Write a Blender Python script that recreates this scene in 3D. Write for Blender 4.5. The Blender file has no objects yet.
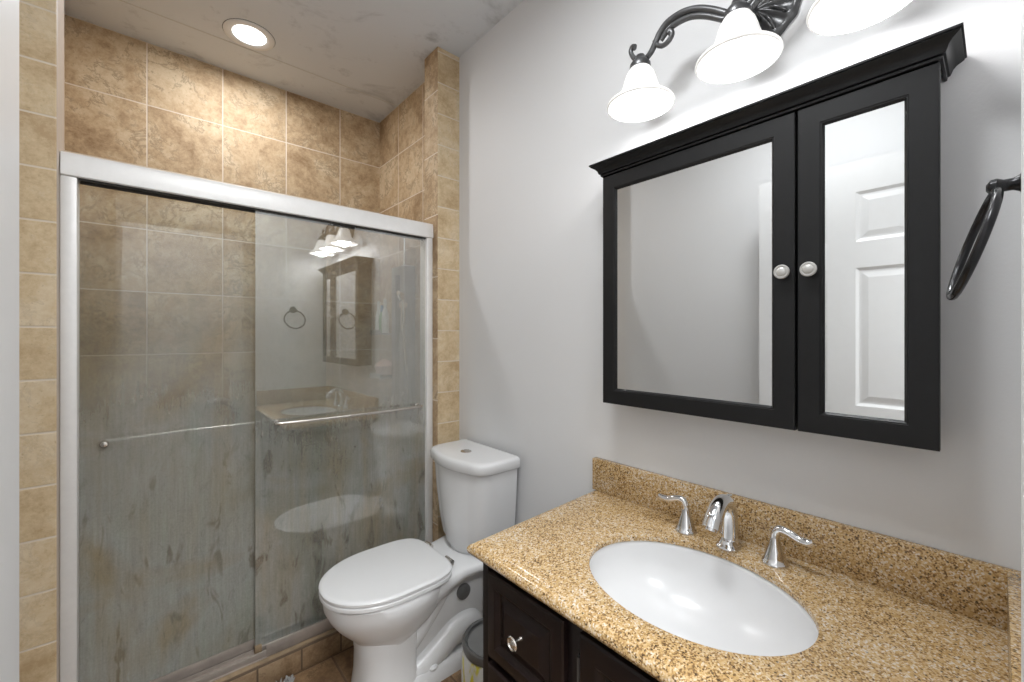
import bpy, bmesh, math, random
from mathutils import Vector, Matrix
random.seed(7)
S = bpy.context.scene
C = S.collection
PI = math.pi

# ------------------------------------------------------------------ camera, world, lights, exposure
EYE = 1.28
YAW = 0.715297
cam = bpy.data.cameras.new('camera')
cam.sensor_width = 36.0
cam.lens = 36.0 * 421.47 / 1024.0
cam.shift_y = -5.38 / 1024.0
cam.clip_start = 0.01
camo = bpy.data.objects.new('camera', cam)
C.objects.link(camo)
camo.location = (0, 0, EYE)
camo.rotation_euler = (PI / 2, 0, -YAW)
S.camera = camo

W = bpy.data.worlds.new('world')
S.world = W
W.use_nodes = True
W.node_tree.nodes['Background'].inputs[0].default_value = (0.95, 0.97, 1.0, 1)
W.node_tree.nodes['Background'].inputs[1].default_value = 0.3

S.view_settings.view_transform = 'Standard'
S.view_settings.look = 'None'
S.view_settings.gamma = 1.0
S.view_settings.use_curve_mapping = False
S.view_settings.exposure = 0.22

SHADE_X, SHADE_Z = 1.03, 1.916
SHADE_Y = (0.646, 0.393, 0.166)
HALL_FILL_POWER, CEIL_FILL_POWER, CAN_POWER, SHADE_POWER = 62.0, 11.0, 6.5, 1.5


def light(name, kind, loc, power, color=(1, 1, 1), rot=(0, 0, 0), **kw):
    l = bpy.data.lights.new(name, kind)
    l.energy = power
    l.color = color
    for k, v in kw.items():
        setattr(l, k, v)
    o = bpy.data.objects.new(name, l)
    C.objects.link(o)
    o.location = loc
    o.rotation_euler = rot
    return o


light('hall_fill_light', 'AREA', (0.15, -0.75, 2.55), HALL_FILL_POWER, (0.955, 0.985, 1.0), shape='DISK', size=0.9)  # added unseen source, fills the bathroom through the doorway
light('bathroom_fill_light', 'AREA', (0.34, 0.52, 2.55), CEIL_FILL_POWER, (0.95, 0.98, 1.0), shape='DISK', size=0.34)  # added out-of-frame light that lifts the whole bathroom
light('downlight_glow', 'AREA', (0.357, 2.236, 2.63), CAN_POWER, (0.98, 0.985, 1.0), shape='DISK', size=0.13)
for yy in SHADE_Y:
    light('shade_bulb_glow', 'POINT', (SHADE_X, yy, SHADE_Z + 0.02), SHADE_POWER, (0.98, 0.985, 1.0), shadow_soft_size=0.045)


# ------------------------------------------------------------------ node helpers
class NT:
    def __init__(self, name):
        self.m = bpy.data.materials.new(name)
        self.m.use_nodes = True
        self.t = self.m.node_tree
        self.t.nodes.clear()
        self.out = self.n('ShaderNodeOutputMaterial')

    def n(self, typ, ins=None, **kw):
        nd = self.t.nodes.new(typ)
        for k, v in kw.items():
            setattr(nd, k, v)
        for k, v in (ins or {}).items():
            self.put(nd.inputs[k], v)
        return nd

    def put(self, sock, v):
        if isinstance(v, bpy.types.NodeSocket):
            self.t.links.new(v, sock)
        elif isinstance(v, bpy.types.Node):
            self.t.links.new(v.outputs[0], sock)
        else:
            if isinstance(v, (tuple, list)) and len(v) == 3 and sock.type == 'RGBA':
                v = (*v, 1)
            sock.default_value = v

    def math(self, op, a, b=0.0, c=None, clamp=False):
        nd = self.n('ShaderNodeMath', {0: a, 1: b}, operation=op, use_clamp=clamp)
        if c is not None:
            self.put(nd.inputs[2], c)
        return nd.outputs[0]

    def smooth(self, x, a, b, lo=0.0, hi=1.0):
        return self.n('ShaderNodeMapRange', {0: x, 1: a, 2: b, 3: lo, 4: hi}, interpolation_type='SMOOTHSTEP').outputs[0]

    def mix(self, f, a, b, mode='MIX'):
        nd = self.n('ShaderNodeMix', data_type='RGBA', blend_type=mode)
        self.put(nd.inputs[0], f)
        self.put(nd.inputs[6], a)
        self.put(nd.inputs[7], b)
        return nd.outputs[2]

    def ramp(self, x, stops):
        nd = self.n('ShaderNodeValToRGB', {0: x})
        el = nd.color_ramp.elements
        while len(el) < len(stops):
            el.new(0.5)
        for e, (p, c) in zip(el, stops):
            e.position = p
            e.color = (*c, 1)
        return nd.outputs[0]

    def noise(self, vec, scale, detail=4, rough=0.55, dist=0.0):
        return self.n('ShaderNodeTexNoise', {'Vector': vec, 'Scale': scale, 'Detail': detail, 'Roughness': rough, 'Distortion': dist}).outputs[0]

    def coord(self):
        return self.n('ShaderNodeTexCoord').outputs['Object']

    def scale(self, vec, s):
        return self.n('ShaderNodeVectorMath', {0: vec, 1: s}, operation='MULTIPLY').outputs[0]

    def bump(self, h, strength=0.2, dist=0.002):
        return self.n('ShaderNodeBump', {'Height': h, 'Strength': strength, 'Distance': dist}).outputs[0]

    def bsdf(self, color, rough=0.5, metal=0.0, normal=None, **kw):
        b = self.n('ShaderNodeBsdfPrincipled', {'Base Color': color, 'Roughness': rough, 'Metallic': metal})
        if normal is not None:
            self.put(b.inputs['Normal'], normal)
        for k, v in kw.items():
            self.put(b.inputs[k], v)
        return b.outputs[0]

    def done(self, sh):
        self.put(self.out.inputs[0], sh)
        return self.m


def simple(name, color, rough=0.5, metal=0.0, vary=0.06, vscale=30.0, bump=0.0, bscale=200.0, **kw):
    k = NT(name)
    co = k.coord()
    nz = k.noise(co, vscale, 3)
    dark = tuple(c * (1 - vary) for c in color)
    lite = tuple(min(1, c * (1 + vary)) for c in color)
    col = k.mix(nz, dark, lite)
    nrm = k.bump(k.noise(co, bscale, 3), bump, 0.001) if bump else None
    return k.done(k.bsdf(col, rough, metal, nrm, **kw))


def paint_mat(name, color, bscale=140.0, bstr=0.25, stain=0.0):
    k = NT(name)
    co = k.coord()
    n1 = k.noise(co, 1.6, 3)
    col = k.mix(n1, tuple(c * 0.97 for c in color), tuple(c * 1.03 for c in color))
    if stain:
        s = k.noise(co, 2.4, 6, 0.65, 0.6)
        m = k.smooth(s, 0.53, 0.68, 0.0, stain)
        col = k.mix(m, col, tuple(c * 0.5 for c in color))
        s2 = k.noise(co, 11.0, 5, 0.7)
        m2 = k.smooth(s2, 0.58, 0.75, 0.0, stain * 0.7)
        col = k.mix(m2, col, tuple(c * 0.6 for c in color))
    b = k.noise(co, bscale, 3, 0.6)
    return k.done(k.bsdf(col, 0.55, 0, k.bump(b, bstr, 0.0015)))


def tile_mat(name, ax, org, pitch, c_dark, c_mid, c_light, grout, gw=0.005, rough=0.6, sheen=1.0, veins=1.0):
    k = NT(name)
    co = k.coord()
    sp = k.n('ShaderNodeSeparateXYZ', {0: co})
    cell = []
    masks = []
    for a, o, p in zip(ax, org, pitch):
        u = k.math('DIVIDE', k.math('SUBTRACT', sp.outputs['XYZ'.index(a)], o), p)
        fl = k.math('FLOOR', u)
        fr = k.math('SUBTRACT', u, fl)
        d = k.math('MULTIPLY', k.math('MINIMUM', fr, k.math('SUBTRACT', 1.0, fr)), p)
        masks.append(d)
        cell.append(fl)
    d = k.math('MINIMUM', masks[0], masks[1])
    gm = k.smooth(d, gw * 0.42, gw * 0.62, 1.0, 0.0)
    cv = k.n('ShaderNodeCombineXYZ', {0: cell[0], 1: cell[1], 2: float(len(name))}).outputs[0]
    wn = k.n('ShaderNodeTexWhiteNoise', {'Vector': cv}, noise_dimensions='3D')
    off = k.n('ShaderNodeVectorMath', {0: wn.outputs['Color'], 1: (17, 17, 17)}, operation='MULTIPLY').outputs[0]
    v = k.n('ShaderNodeVectorMath', {0: co, 1: off}, operation='ADD').outputs[0]
    big = k.noise(v, 5.0, 6, 0.66, 0.4)
    fine = k.noise(v, 70.0, 4, 0.7, 0.4)
    med = k.noise(v, 26.0, 7, 0.8, 0.25)
    t = k.math('ADD', k.math('MULTIPLY', big, 0.55), k.math('ADD', k.math('MULTIPLY', med, 0.3), k.math('MULTIPLY', fine, 0.15)))
    t = k.math('ADD', t, k.math('MULTIPLY', k.math('SUBTRACT', wn.outputs['Value'], 0.5), 0.05))
    col = k.ramp(t, [(0.40, c_dark), (0.5, c_mid), (0.60, c_light)])
    # chalky travertine cracks
    cr = k.noise(v, 9.0, 8, 0.72, 0.5)
    crm = k.smooth(k.math('ABSOLUTE', k.math('SUBTRACT', cr, 0.5)), 0.0, 0.04, 1.0, 0.0)
    crm = k.math('MULTIPLY', crm, k.smooth(big, 0.44, 0.56, 0.0, 0.55 * veins))
    col = k.mix(crm, col, tuple(c * 0.62 for c in c_dark))
    pit = k.noise(v, 130.0, 2, 0.5)
    pm = k.smooth(pit, 0.66, 0.74, 0.0, 0.35)
    col = k.mix(pm, col, tuple(c * 0.7 for c in c_dark))
    col = k.mix(gm, col, grout)
    h = k.math('ADD', k.smooth(d, gw * 0.3, gw * 0.9, 0.0, 1.0), k.math('MULTIPLY', med, 0.12))
    r = k.math('ADD', k.math('MULTIPLY', gm, 0.4), k.math('ADD', rough, k.math('MULTIPLY', fine, 0.12)))
    return k.done(k.bsdf(col, r, 0, k.bump(h, 0.35, 0.003)))


# ------------------------------------------------------------------ materials
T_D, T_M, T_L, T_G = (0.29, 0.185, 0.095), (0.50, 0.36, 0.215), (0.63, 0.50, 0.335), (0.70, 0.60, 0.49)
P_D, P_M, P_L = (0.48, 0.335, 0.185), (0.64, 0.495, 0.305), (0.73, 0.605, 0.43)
TOPZ = EYE + 1.37
M = {}
M['wall'] = paint_mat('painted plaster', (0.70, 0.70, 0.705))
M['hall'] = paint_mat('hall paint', (0.70, 0.70, 0.70))
M['ceiling'] = paint_mat('stained ceiling plaster', (0.70, 0.725, 0.76), 60.0, 0.5, 0.7)
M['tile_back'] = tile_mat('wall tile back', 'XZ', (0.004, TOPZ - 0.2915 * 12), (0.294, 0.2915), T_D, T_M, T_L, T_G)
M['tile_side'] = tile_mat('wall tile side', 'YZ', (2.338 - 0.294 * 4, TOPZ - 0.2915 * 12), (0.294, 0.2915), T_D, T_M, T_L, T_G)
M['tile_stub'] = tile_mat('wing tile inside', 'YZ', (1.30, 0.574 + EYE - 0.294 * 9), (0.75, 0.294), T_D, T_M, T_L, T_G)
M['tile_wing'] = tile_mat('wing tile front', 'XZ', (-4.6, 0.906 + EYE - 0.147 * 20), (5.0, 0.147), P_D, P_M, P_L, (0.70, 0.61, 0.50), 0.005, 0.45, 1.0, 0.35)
M['tile_curb'] = tile_mat('curb tile', 'XZ', (0.3026 - 0.147 * 6, -1.0), (0.147, 1.085), (0.17, 0.10, 0.05), (0.30, 0.20, 0.115), (0.40, 0.29, 0.18), (0.12, 0.08, 0.05), 0.006, 0.4)
M['tile_floor'] = tile_mat('floor tile', 'XY', (0.56, 1.74 - 0.305 * 10), (0.305, 0.305), (0.13, 0.07, 0.035), (0.24, 0.145, 0.075), (0.36, 0.24, 0.13), (0.13, 0.08, 0.05), 0.007, 0.4)
M['tile_edge'] = simple('pale grout edge', (0.55, 0.46, 0.38), 0.5, 0, 0.1, 40, 0.2)
M['acrylic'] = simple('shower tray', (0.5, 0.49, 0.45), 0.35)
M['door'] = simple('white door paint', (0.66, 0.66, 0.66), 0.4, 0, 0.02)
M['trim'] = simple('white trim paint', (0.72, 0.72, 0.72), 0.4, 0, 0.02)
M['alu'] = simple('brushed aluminium', (0.84, 0.83, 0.815), 0.45, 0.25, 0.04, 60)
M['alu_dark'] = simple('aged aluminium track', (0.42, 0.37, 0.33), 0.45, 0.6, 0.2, 25)
M['gap_shadow'] = simple('dark gasket', (0.035, 0.032, 0.028), 0.6)  # near-black colour standing in for shade in narrow gaps
M['caulk'] = simple('dirty caulk', (0.26, 0.185, 0.11), 0.6, 0, 0.5, 25)
M['chrome'] = simple('chrome', (0.78, 0.78, 0.79), 0.08, 1.0, 0.02)
M['nickel'] = simple('brushed nickel', (0.62, 0.59, 0.55), 0.25, 1.0, 0.05, 50)
M['porcelain'] = simple('white porcelain', (0.74, 0.74, 0.745), 0.24, 0, 0.01)
M['seat_plastic'] = simple('seat plastic', (0.76, 0.76, 0.765), 0.2, 0, 0.01)
M['cab_black'] = simple('black cabinet paint', (0.009, 0.009, 0.0095), 0.42, 0, 0.15, 60, 0.1, 90, **{'Specular IOR Level': 0.3})
M['espresso'] = simple('espresso stained wood', (0.012, 0.0065, 0.006), 0.34, 0, 0.3, 30, 0.15, 60, **{'Specular IOR Level': 0.3})
M['espresso_dark'] = simple('espresso carcass', (0.009, 0.005, 0.005), 0.45, 0, 0.3, 30)
M['knob_grey'] = simple('grey ceramic knob', (0.52, 0.51, 0.49), 0.3, 0.2, 0.05)
M['bronze'] = simple('dark bronze', (0.11, 0.11, 0.112), 0.36, 0.7, 0.35, 40, 0.3, 70)
M['ring_black'] = simple('black iron ring', (0.03, 0.03, 0.032), 0.25, 0.7, 0.2, 60, 0.2, 120)
M['mirror'] = simple('mirror silver', (0.84, 0.85, 0.85), 0.01, 1.0, 0.005, 2)
M['tower'] = simple('tower steel', (0.30, 0.285, 0.27), 0.35, 0.4, 0.1)
M['tower_dark'] = simple('tower dark strip', (0.10, 0.10, 0.10), 0.3, 0.3)
M['bottle_white'] = simple('white bottle plastic', (0.75, 0.76, 0.75), 0.35)
M['bottle_green'] = simple('green bottle plastic', (0.22, 0.42, 0.20), 0.35)
M['bottle_blue'] = simple('blue bottle plastic', (0.12, 0.28, 0.48), 0.35)
M['sponge'] = simple('pink sponge', (0.72, 0.40, 0.28), 0.9, 0, 0.2, 90, 0.6, 120)
M['grey_plastic'] = simple('grey bin plastic', (0.20, 0.20, 0.195), 0.22, 0, 0.1)
M['rim_plastic'] = simple('dark bin rim', (0.10, 0.10, 0.098), 0.3, 0, 0.1)
M['mat'] = simple('grey shag yarn', (0.42, 0.41, 0.40), 0.95, 0, 0.15, 80)
M['black_hole'] = simple('dark opening', (0.01, 0.01, 0.01), 0.8)
M['cap_grey'] = simple('grey bolt cover', (0.17, 0.17, 0.17), 0.4, 0.3, 0.3, 60)

k = NT('golden granite')
co = k.coord()
vo = k.n('ShaderNodeTexVoronoi', {'Vector': co, 'Scale': 360.0}, feature='F1')
rnd = k.n('ShaderNodeSeparateColor', {0: vo.outputs['Color']}).outputs[0]
n1 = k.noise(co, 6.0, 4, 0.6)
n2 = k.noise(co, 95.0, 4, 0.7)
tt = k.math('ADD', k.math('MULTIPLY', rnd, 0.55), k.math('ADD', k.math('MULTIPLY', n2, 0.75), k.math('MULTIPLY', k.math('SUBTRACT', n1, 0.5), 0.5)))
gcol = k.ramp(tt, [(0.26, (0.06, 0.036, 0.02)), (0.42, (0.24, 0.14, 0.06)), (0.54, (0.42, 0.265, 0.105)), (0.68, (0.50, 0.335, 0.155)), (0.84, (0.57, 0.43, 0.255)), (0.95, (0.62, 0.56, 0.48))])
vo2 = k.n('ShaderNodeTexVoronoi', {'Vector': co, 'Scale': 190.0}, feature='F1')
r2 = k.n('ShaderNodeSeparateColor', {0: vo2.outputs['Color']}).outputs[1]
dk = k.math('MULTIPLY', k.smooth(r2, 0.86, 0.9), k.smooth(vo2.outputs['Distance'], 0.25, 0.5, 1.0, 0.0))
gcol = k.mix(k.math('MULTIPLY', dk, 0.85), gcol, (0.05, 0.032, 0.02))
M['granite'] = k.done(k.bsdf(gcol, 0.16, 0))

k = NT('lit frosted glass shade')
co = k.coord()
al = k.noise(co, 60.0, 4, 0.6)
ecol = k.mix(al, (0.93, 0.91, 0.87), (1.0, 0.99, 0.97))
pb = k.bsdf((0.8, 0.79, 0.77), 0.35, 0)
k.put(k.t.nodes[-1].inputs['Emission Color'], ecol)
for nd in k.t.nodes:
    if nd.type == 'BSDF_PRINCIPLED':
        k.put(nd.inputs['Emission Color'], ecol)
        nd.inputs['Emission Strength'].default_value = 0.3
M['shade'] = k.done(pb)


def emit(name, col, st):
    k = NT(name)
    return k.done(k.n('ShaderNodeEmission', {0: (*col, 1), 1: st}).outputs[0])


M['bulb'] = emit('lit bulb', (1, 0.98, 0.95), 1.5)
M['can_lens'] = emit('lit downlight lens', (1, 0.99, 0.97), 4.0)


def scummy_glass(name, seed, low, mid, ior):
    """Clear glass with a film of soap scum that thickens towards the floor, with runs and blotches."""
    k = NT(name)
    co = k.coord()
    sp = k.n('ShaderNodeSeparateXYZ', {0: co})
    z = sp.outputs[2]
    sv = k.n('ShaderNodeVectorMath', {0: co, 1: (seed, 0, seed * 0.7)}, operation='ADD').outputs[0]
    cloud = k.noise(sv, 3.2, 6, 0.6, 0.5)
    vert = k.noise(k.scale(sv, (110, 1, 5.0)), 1.0, 5, 0.7)
    vert2 = k.noise(k.scale(sv, (18, 1, 2.6)), 1.0, 4, 0.6, 0.3)
    fine = k.noise(sv, 160.0, 2, 0.6)
    zz = k.math('ADD', z, k.math('MULTIPLY', k.math('SUBTRACT', cloud, 0.5), 0.55))
    base = k.ramp(k.math('DIVIDE', zz, 2.0), [(0.30, (low,) * 3), (0.50, (mid,) * 3), (0.66, (0.20,) * 3), (0.82, (0.03,) * 3)])
    s = k.math('MULTIPLY', base, k.math('ADD', 0.62, k.math('MULTIPLY', vert, 0.48)))
    s = k.math('MULTIPLY', s, k.math('ADD', 0.85, k.math('MULTIPLY', fine, 0.3)), clamp=True)
    hue = k.noise(sv, 2.1, 4, 0.5, 0.8)
    col = k.ramp(hue, [(0.32, (0.36, 0.315, 0.215)), (0.44, (0.455, 0.445, 0.38)), (0.56, (0.49, 0.49, 0.455)), (0.68, (0.43, 0.345, 0.21))])
    col = k.mix(k.smooth(vert2, 0.5, 0.72, 0.0, 0.2), col, (0.66, 0.65, 0.61))
    # brown rust-like runs low on the pane
    run = k.noise(k.scale(sv, (17, 1, 5.0)), 1.0, 3, 0.6, 0.9)
    rm = k.math('MULTIPLY', k.smooth(run, 0.57, 0.67), k.smooth(z, 1.0, 0.6, 0.0, 0.72))
    col = k.mix(rm, col, (0.16, 0.105, 0.055))
    st = k.noise(k.scale(sv, (11, 1, 1.0)), 1.0, 3, 0.55, 0.4)
    tint = k.ramp(st, [(0.34, (0.50, 0.40, 0.24)), (0.44, (0.51, 0.49, 0.41)), (0.54, (0.50, 0.535, 0.52)), (0.66, (0.47, 0.58, 0.53))])
    col = k.mix(0.28, col, tint)
    spk = k.noise(k.scale(sv, (40, 1, 14)), 1.0, 4, 0.75, 0.6)
    col = k.mix(k.smooth(spk, 0.50, 0.78, 0.0, 0.35), col, (0.15, 0.145, 0.125))
    col = k.mix(k.smooth(spk, 0.46, 0.25, 0.0, 0.4), col, (0.62, 0.63, 0.60))
    df = k.n('ShaderNodeBsdfDiffuse', {0: col})
    tl = k.n('ShaderNodeBsdfTranslucent', {0: col})
    scum = k.n('ShaderNodeMixShader', {0: 0.35, 1: df.outputs[0], 2: tl.outputs[0]})
    clear = k.n('ShaderNodeBsdfTransparent', {0: (0.93, 0.95, 0.94, 1)})
    body = k.n('ShaderNodeMixShader', {0: s, 1: clear.outputs[0], 2: scum.outputs[0]})
    gl = k.n('ShaderNodeBsdfGlossy', {0: (1, 1, 1, 1), 1: 0.015})
    bf = k.n('ShaderNodeNewGeometry').outputs['Backfacing']
    fr = k.n('ShaderNodeFresnel', {0: k.math('ADD', ior, k.math('MULTIPLY', bf, 1.0 / ior - ior))})
    full = k.n('ShaderNodeMixShader', {0: k.math('MULTIPLY', fr.outputs[0], k.math('SUBTRACT', 1.0, k.math('MULTIPLY', s, 0.5))), 1: body.outputs[0], 2: gl.outputs[0]})
    return k.done(full.outputs[0])


M['glass_left'] = scummy_glass('soap filmed glass left', 3.1, 0.80, 0.46, 1.4)
M['glass_right'] = scummy_glass('soap filmed glass right', 9.7, 0.74, 0.42, 2.75)

k = NT('bin liner')
co = k.coord()
nz = k.noise(k.scale(co, (26, 26, 9)), 1.0, 3, 0.5, 0.6)
bc = k.mix(k.smooth(nz, 0.47, 0.55), (0.66, 0.68, 0.66), (0.62, 0.58, 0.06))
M['liner'] = k.done(k.bsdf(bc, 0.3, 0))


# ------------------------------------------------------------------ mesh helpers
def obj(name, bm, mat, parent=None, smooth=True, angle=35):
    bmesh.ops.remove_doubles(bm, verts=bm.verts, dist=1e-6)
    bmesh.ops.recalc_face_normals(bm, faces=bm.faces)
    me = bpy.data.meshes.new(name)
    bm.to_mesh(me)
    bm.free()
    for mm in (mat if isinstance(mat, (list, tuple)) else [mat]):
        me.materials.append(mm)
    if smooth:
        for p in me.polygons:
            p.use_smooth = True
        me.set_sharp_from_angle(angle=math.radians(angle))
    o = bpy.data.objects.new(name, me)
    C.objects.link(o)
    if parent is not None:
        o.parent = parent
        w = Vector((0, 0, 0))
        q = parent
        while q is not None:
            w += q.location
            q = q.parent
        o.location = (0, 0, 0)
        me.transform(Matrix.Translation(-w))
    return o


def obj_at(name, bm, mat, base):
    """A top-level thing that is one mesh, with its origin at its base."""
    o = obj(name, bm, mat)
    o.data.transform(Matrix.Translation(-Vector(base)))
    o.location = base
    return o


def thing(name, loc, label, cat, group=None):
    o = bpy.data.objects.new(name, None)
    o.empty_display_size = 0.05
    C.objects.link(o)
    o.location = loc
    return tag(o, label, cat, group)


def tag(o, label, cat, group=None):
    o['label'] = label
    o['category'] = cat
    if group:
        o['group'] = group
    return o


def struct(name, bm, mat, smooth=False):
    o = obj(name, bm, mat, None, smooth)
    o['kind'] = 'structure'
    return o


def copy_thing(root, loc):
    def rec(o, par):
        c = o.copy()
        C.objects.link(c)
        c.parent = par
        for ch in [x for x in bpy.data.objects if x.parent == o]:
            rec(ch, c)
        return c
    r = rec(root, None)
    r.location = loc
    return r


def box(bm, a, b, bev=0.0, seg=2, mi=0):
    t = bmesh.new()
    bmesh.ops.create_cube(t, size=1)
    for v in t.verts:
        v.co = Vector([a[i] + (v.co[i] + 0.5) * (b[i] - a[i]) for i in range(3)])
    if bev:
        bmesh.ops.bevel(t, geom=t.edges[:], offset=bev, segments=seg, affect='EDGES', profile=0.5)
    for f in t.faces:
        f.material_index = mi
    merge(bm, t)


def merge(bm, t):
    me = bpy.data.meshes.new('tmp')
    t.to_mesh(me)
    t.free()
    bm.from_mesh(me)
    bpy.data.meshes.remove(me)


def loft(bm, rings, closed=True, cap0=True, cap1=True):
    rows = [[bm.verts.new(p) for p in r] for r in rings]
    n = len(rows[0])
    for a, b in zip(rows, rows[1:]):
        for i in range(n if closed else n - 1):
            j = (i + 1) % n
            bm.faces.new((a[i], a[j], b[j], b[i]))
    if cap0 and n > 2:
        bm.faces.new(rows[0][::-1])
    if cap1 and n > 2:
        bm.faces.new(rows[-1])
    return rows


def lathe(bm, prof, mat4=None, n=32, cap0=True, cap1=True):
    """prof: (radius, height) along local Z."""
    mat4 = mat4 or Matrix.Identity(4)
    rings = []
    for r, h in prof:
        r = max(r, 1e-5)
        rings.append([mat4 @ Vector((r * math.cos(2 * PI * i / n), r * math.sin(2 * PI * i / n), h)) for i in range(n)])
    loft(bm, rings, True, cap0, cap1)


def catmull(pts, per=8):
    P = [Vector(p) for p in pts]
    P = [P[0] * 2 - P[1]] + P + [P[-1] * 2 - P[-2]]
    out = []
    for i in range(1, len(P) - 2):
        p0, p1, p2, p3 = P[i - 1:i + 3]
        for s in range(per):
            t = s / per
            out.append(0.5 * ((2 * p1) + (p2 - p0) * t + (2 * p0 - 5 * p1 + 4 * p2 - p3) * t * t + (3 * p1 - p0 - 3 * p2 + p3) * t ** 3))
    out.append(P[-2])
    return out


def tube(bm, pts, rad, n=12, flat=1.0, up=None, closed=False):
    """Sweep; rad is a number or a list to interpolate along the path."""
    P = [Vector(p) for p in pts]
    m = len(P)
    rads = rad if isinstance(rad, (list, tuple)) else [rad, rad]
    ref = Vector(up) if up else None
    rings = []
    prev = None
    for i, p in enumerate(P):
        if closed:
            tg = (P[(i + 1) % m] - P[i - 1]).normalized()
        else:
            tg = (P[min(i + 1, m - 1)] - P[max(i - 1, 0)]).normalized()
        if prev is None:
            a = ref or (Vector((0, 0, 1)) if abs(tg.z) < 0.9 else Vector((1, 0, 0)))
            u = (a - tg * a.dot(tg)).normalized()
        else:
            u = (prev - tg * prev.dot(tg)).normalized()
        prev = u
        w = tg.cross(u)
        f = i / max(m - 1, 1) * (len(rads) - 1)
        j = min(int(f), len(rads) - 2)
        r = rads[j] + (rads[j + 1] - rads[j]) * (f - j)
        rings.append([p + u * (r * math.cos(2 * PI * q / n)) + w * (r * flat * math.sin(2 * PI * q / n)) for q in range(n)])
    if closed:
        rings.append(rings[0])
        loft(bm, rings, True, False, False)
    else:
        loft(bm, rings)


def rect_yz(x, y0, y1, z0, z1):
    return [(x, y0, z0), (x, y1, z0), (x, y1, z1), (x, y0, z1)]


def rect_ring(ax, d, a0, a1, b0, b1):
    """Rectangle in the plane where axis ax has value d."""
    if ax == 'x':
        return [(d, a0, b0), (d, a1, b0), (d, a1, b1), (d, a0, b1)]
    return [(a0, d, b0), (a1, d, b0), (a1, d, b1), (a0, d, b1)]


def raised_front(bm, xb, y0, y1, z0, z1, th=0.019, fr=0.05):
    """Raised-panel cabinet front facing -X, back at xb."""
    steps = [(0, 0), (0, th - 0.006), (0.004, th - 0.002), (0.012, th), (fr - 0.012, th), (fr - 0.006, th - 0.003), (fr, th - 0.010), (fr + 0.004, th - 0.011), (fr + 0.022, th - 0.003), (fr + 0.026, th - 0.001)]
    loft(bm, [rect_yz(xb - d, y0 + i, y1 - i, z0 + i, z1 - i) for i, d in steps])


# ------------------------------------------------------------------ setting
XW = 1.164          # vanity wall
YS = 1.735          # front of the shower wing walls
bm = bmesh.new(); box(bm, (-1.2, -1.7, -0.1), (XW + 0.1, 1.80, 0)); struct('floor', bm, M['tile_floor'])
bm = bmesh.new(); box(bm, (-1.2, -1.7, TOPZ), (XW + 0.1, 2.75, TOPZ + 0.1)); struct('ceiling', bm, M['ceiling'])
bm = bmesh.new(); box(bm, (XW, -0.16, 0), (XW + 0.1, 1.86, TOPZ)); struct('wall_right', bm, M['wall'])
bm = bmesh.new(); box(bm, (-0.42, -0.03, 0), (-0.32, 1.9, TOPZ)); struct('wall_left', bm, M['wall'])
bm = bmesh.new()
box(bm, (0.57, -0.15, 0), (XW + 0.1, -0.032, TOPZ))
box(bm, (-0.42, -0.15, 0), (-0.14, -0.032, TOPZ))
box(bm, (-0.14, -0.15, 2.06), (0.57, -0.032, TOPZ))
struct('wall_front', bm, M['wall'])
bm = bmesh.new()
box(bm, (0.55, -0.152, 0), (0.57, -0.030, 2.06)); box(bm, (-0.14, -0.152, 0), (-0.12, -0.030, 2.06)); box(bm, (-0.14, -0.152, 2.04), (0.57, -0.030, 2.06))
for zz in ((-0.032, -0.018), (-0.166, -0.150)):
    box(bm, (0.555, zz[0], 0), (0.605, zz[1], 2.055), 0.004)
    box(bm, (0.575, zz[0] - 0.001, 0), (0.59, zz[1] + 0.004, 2.06), 0.003)
    box(bm, (-0.19, zz[0], 0), (-0.125, zz[1], 2.055), 0.004)
    box(bm, (-0.19, zz[0], 2.05), (0.605, zz[1], 2.11), 0.004)
struct('trim_1', bm, M['trim'], True)
# hall beyond the doorway
bm = bmesh.new(); box(bm, (-1.2, -1.7, 0), (XW + 0.1, -1.6, TOPZ)); struct('wall_hall_back', bm, M['hall'])
bm = bmesh.new(); box(bm, (-1.3, -1.7, 0), (-1.2, -0.032, TOPZ)); struct('wall_hall_left', bm, M['hall'])
bm = bmesh.new(); box(bm, (XW + 0.1, -1.7, 0), (XW + 0.2, -0.032, TOPZ)); struct('wall_hall_right', bm, M['hall'])
bm = bmesh.new(); box(bm, (-1.2, -0.13, 0), (-0.42, -0.05, TOPZ)); struct('wall_hall_front', bm, M['hall'])

# shower alcove
def stub(name, x0, x1, y1, inner):
    bm = bmesh.new()
    box(bm, (x0, YS, 0), (x1, y1, TOPZ), 0.004, 2)
    for f in bm.faces:
        f.normal_update()
        f.material_index = 1 if abs(f.normal.x) > 0.6 else 0
    struct(name, bm, [M['tile_wing'], inner])
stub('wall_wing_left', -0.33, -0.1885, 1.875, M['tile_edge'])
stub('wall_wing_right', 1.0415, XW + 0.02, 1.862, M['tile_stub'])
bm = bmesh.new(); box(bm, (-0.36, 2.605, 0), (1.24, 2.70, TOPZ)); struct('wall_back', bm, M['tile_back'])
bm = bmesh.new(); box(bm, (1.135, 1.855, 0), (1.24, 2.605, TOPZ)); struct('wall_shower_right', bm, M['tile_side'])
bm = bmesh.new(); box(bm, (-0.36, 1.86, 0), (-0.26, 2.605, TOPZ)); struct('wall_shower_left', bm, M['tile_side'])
bm = bmesh.new()
box(bm, (-0.19, 1.742, 0), (1.0415, 1.87, 0.088), 0.006)
struct('trim_2', bm, M['tile_curb'], True)
bm = bmesh.new(); box(bm, (-0.26, 1.87, -0.05), (1.135, 2.605, 0.03)); struct('floor_shower', bm, M['acrylic'])
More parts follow.
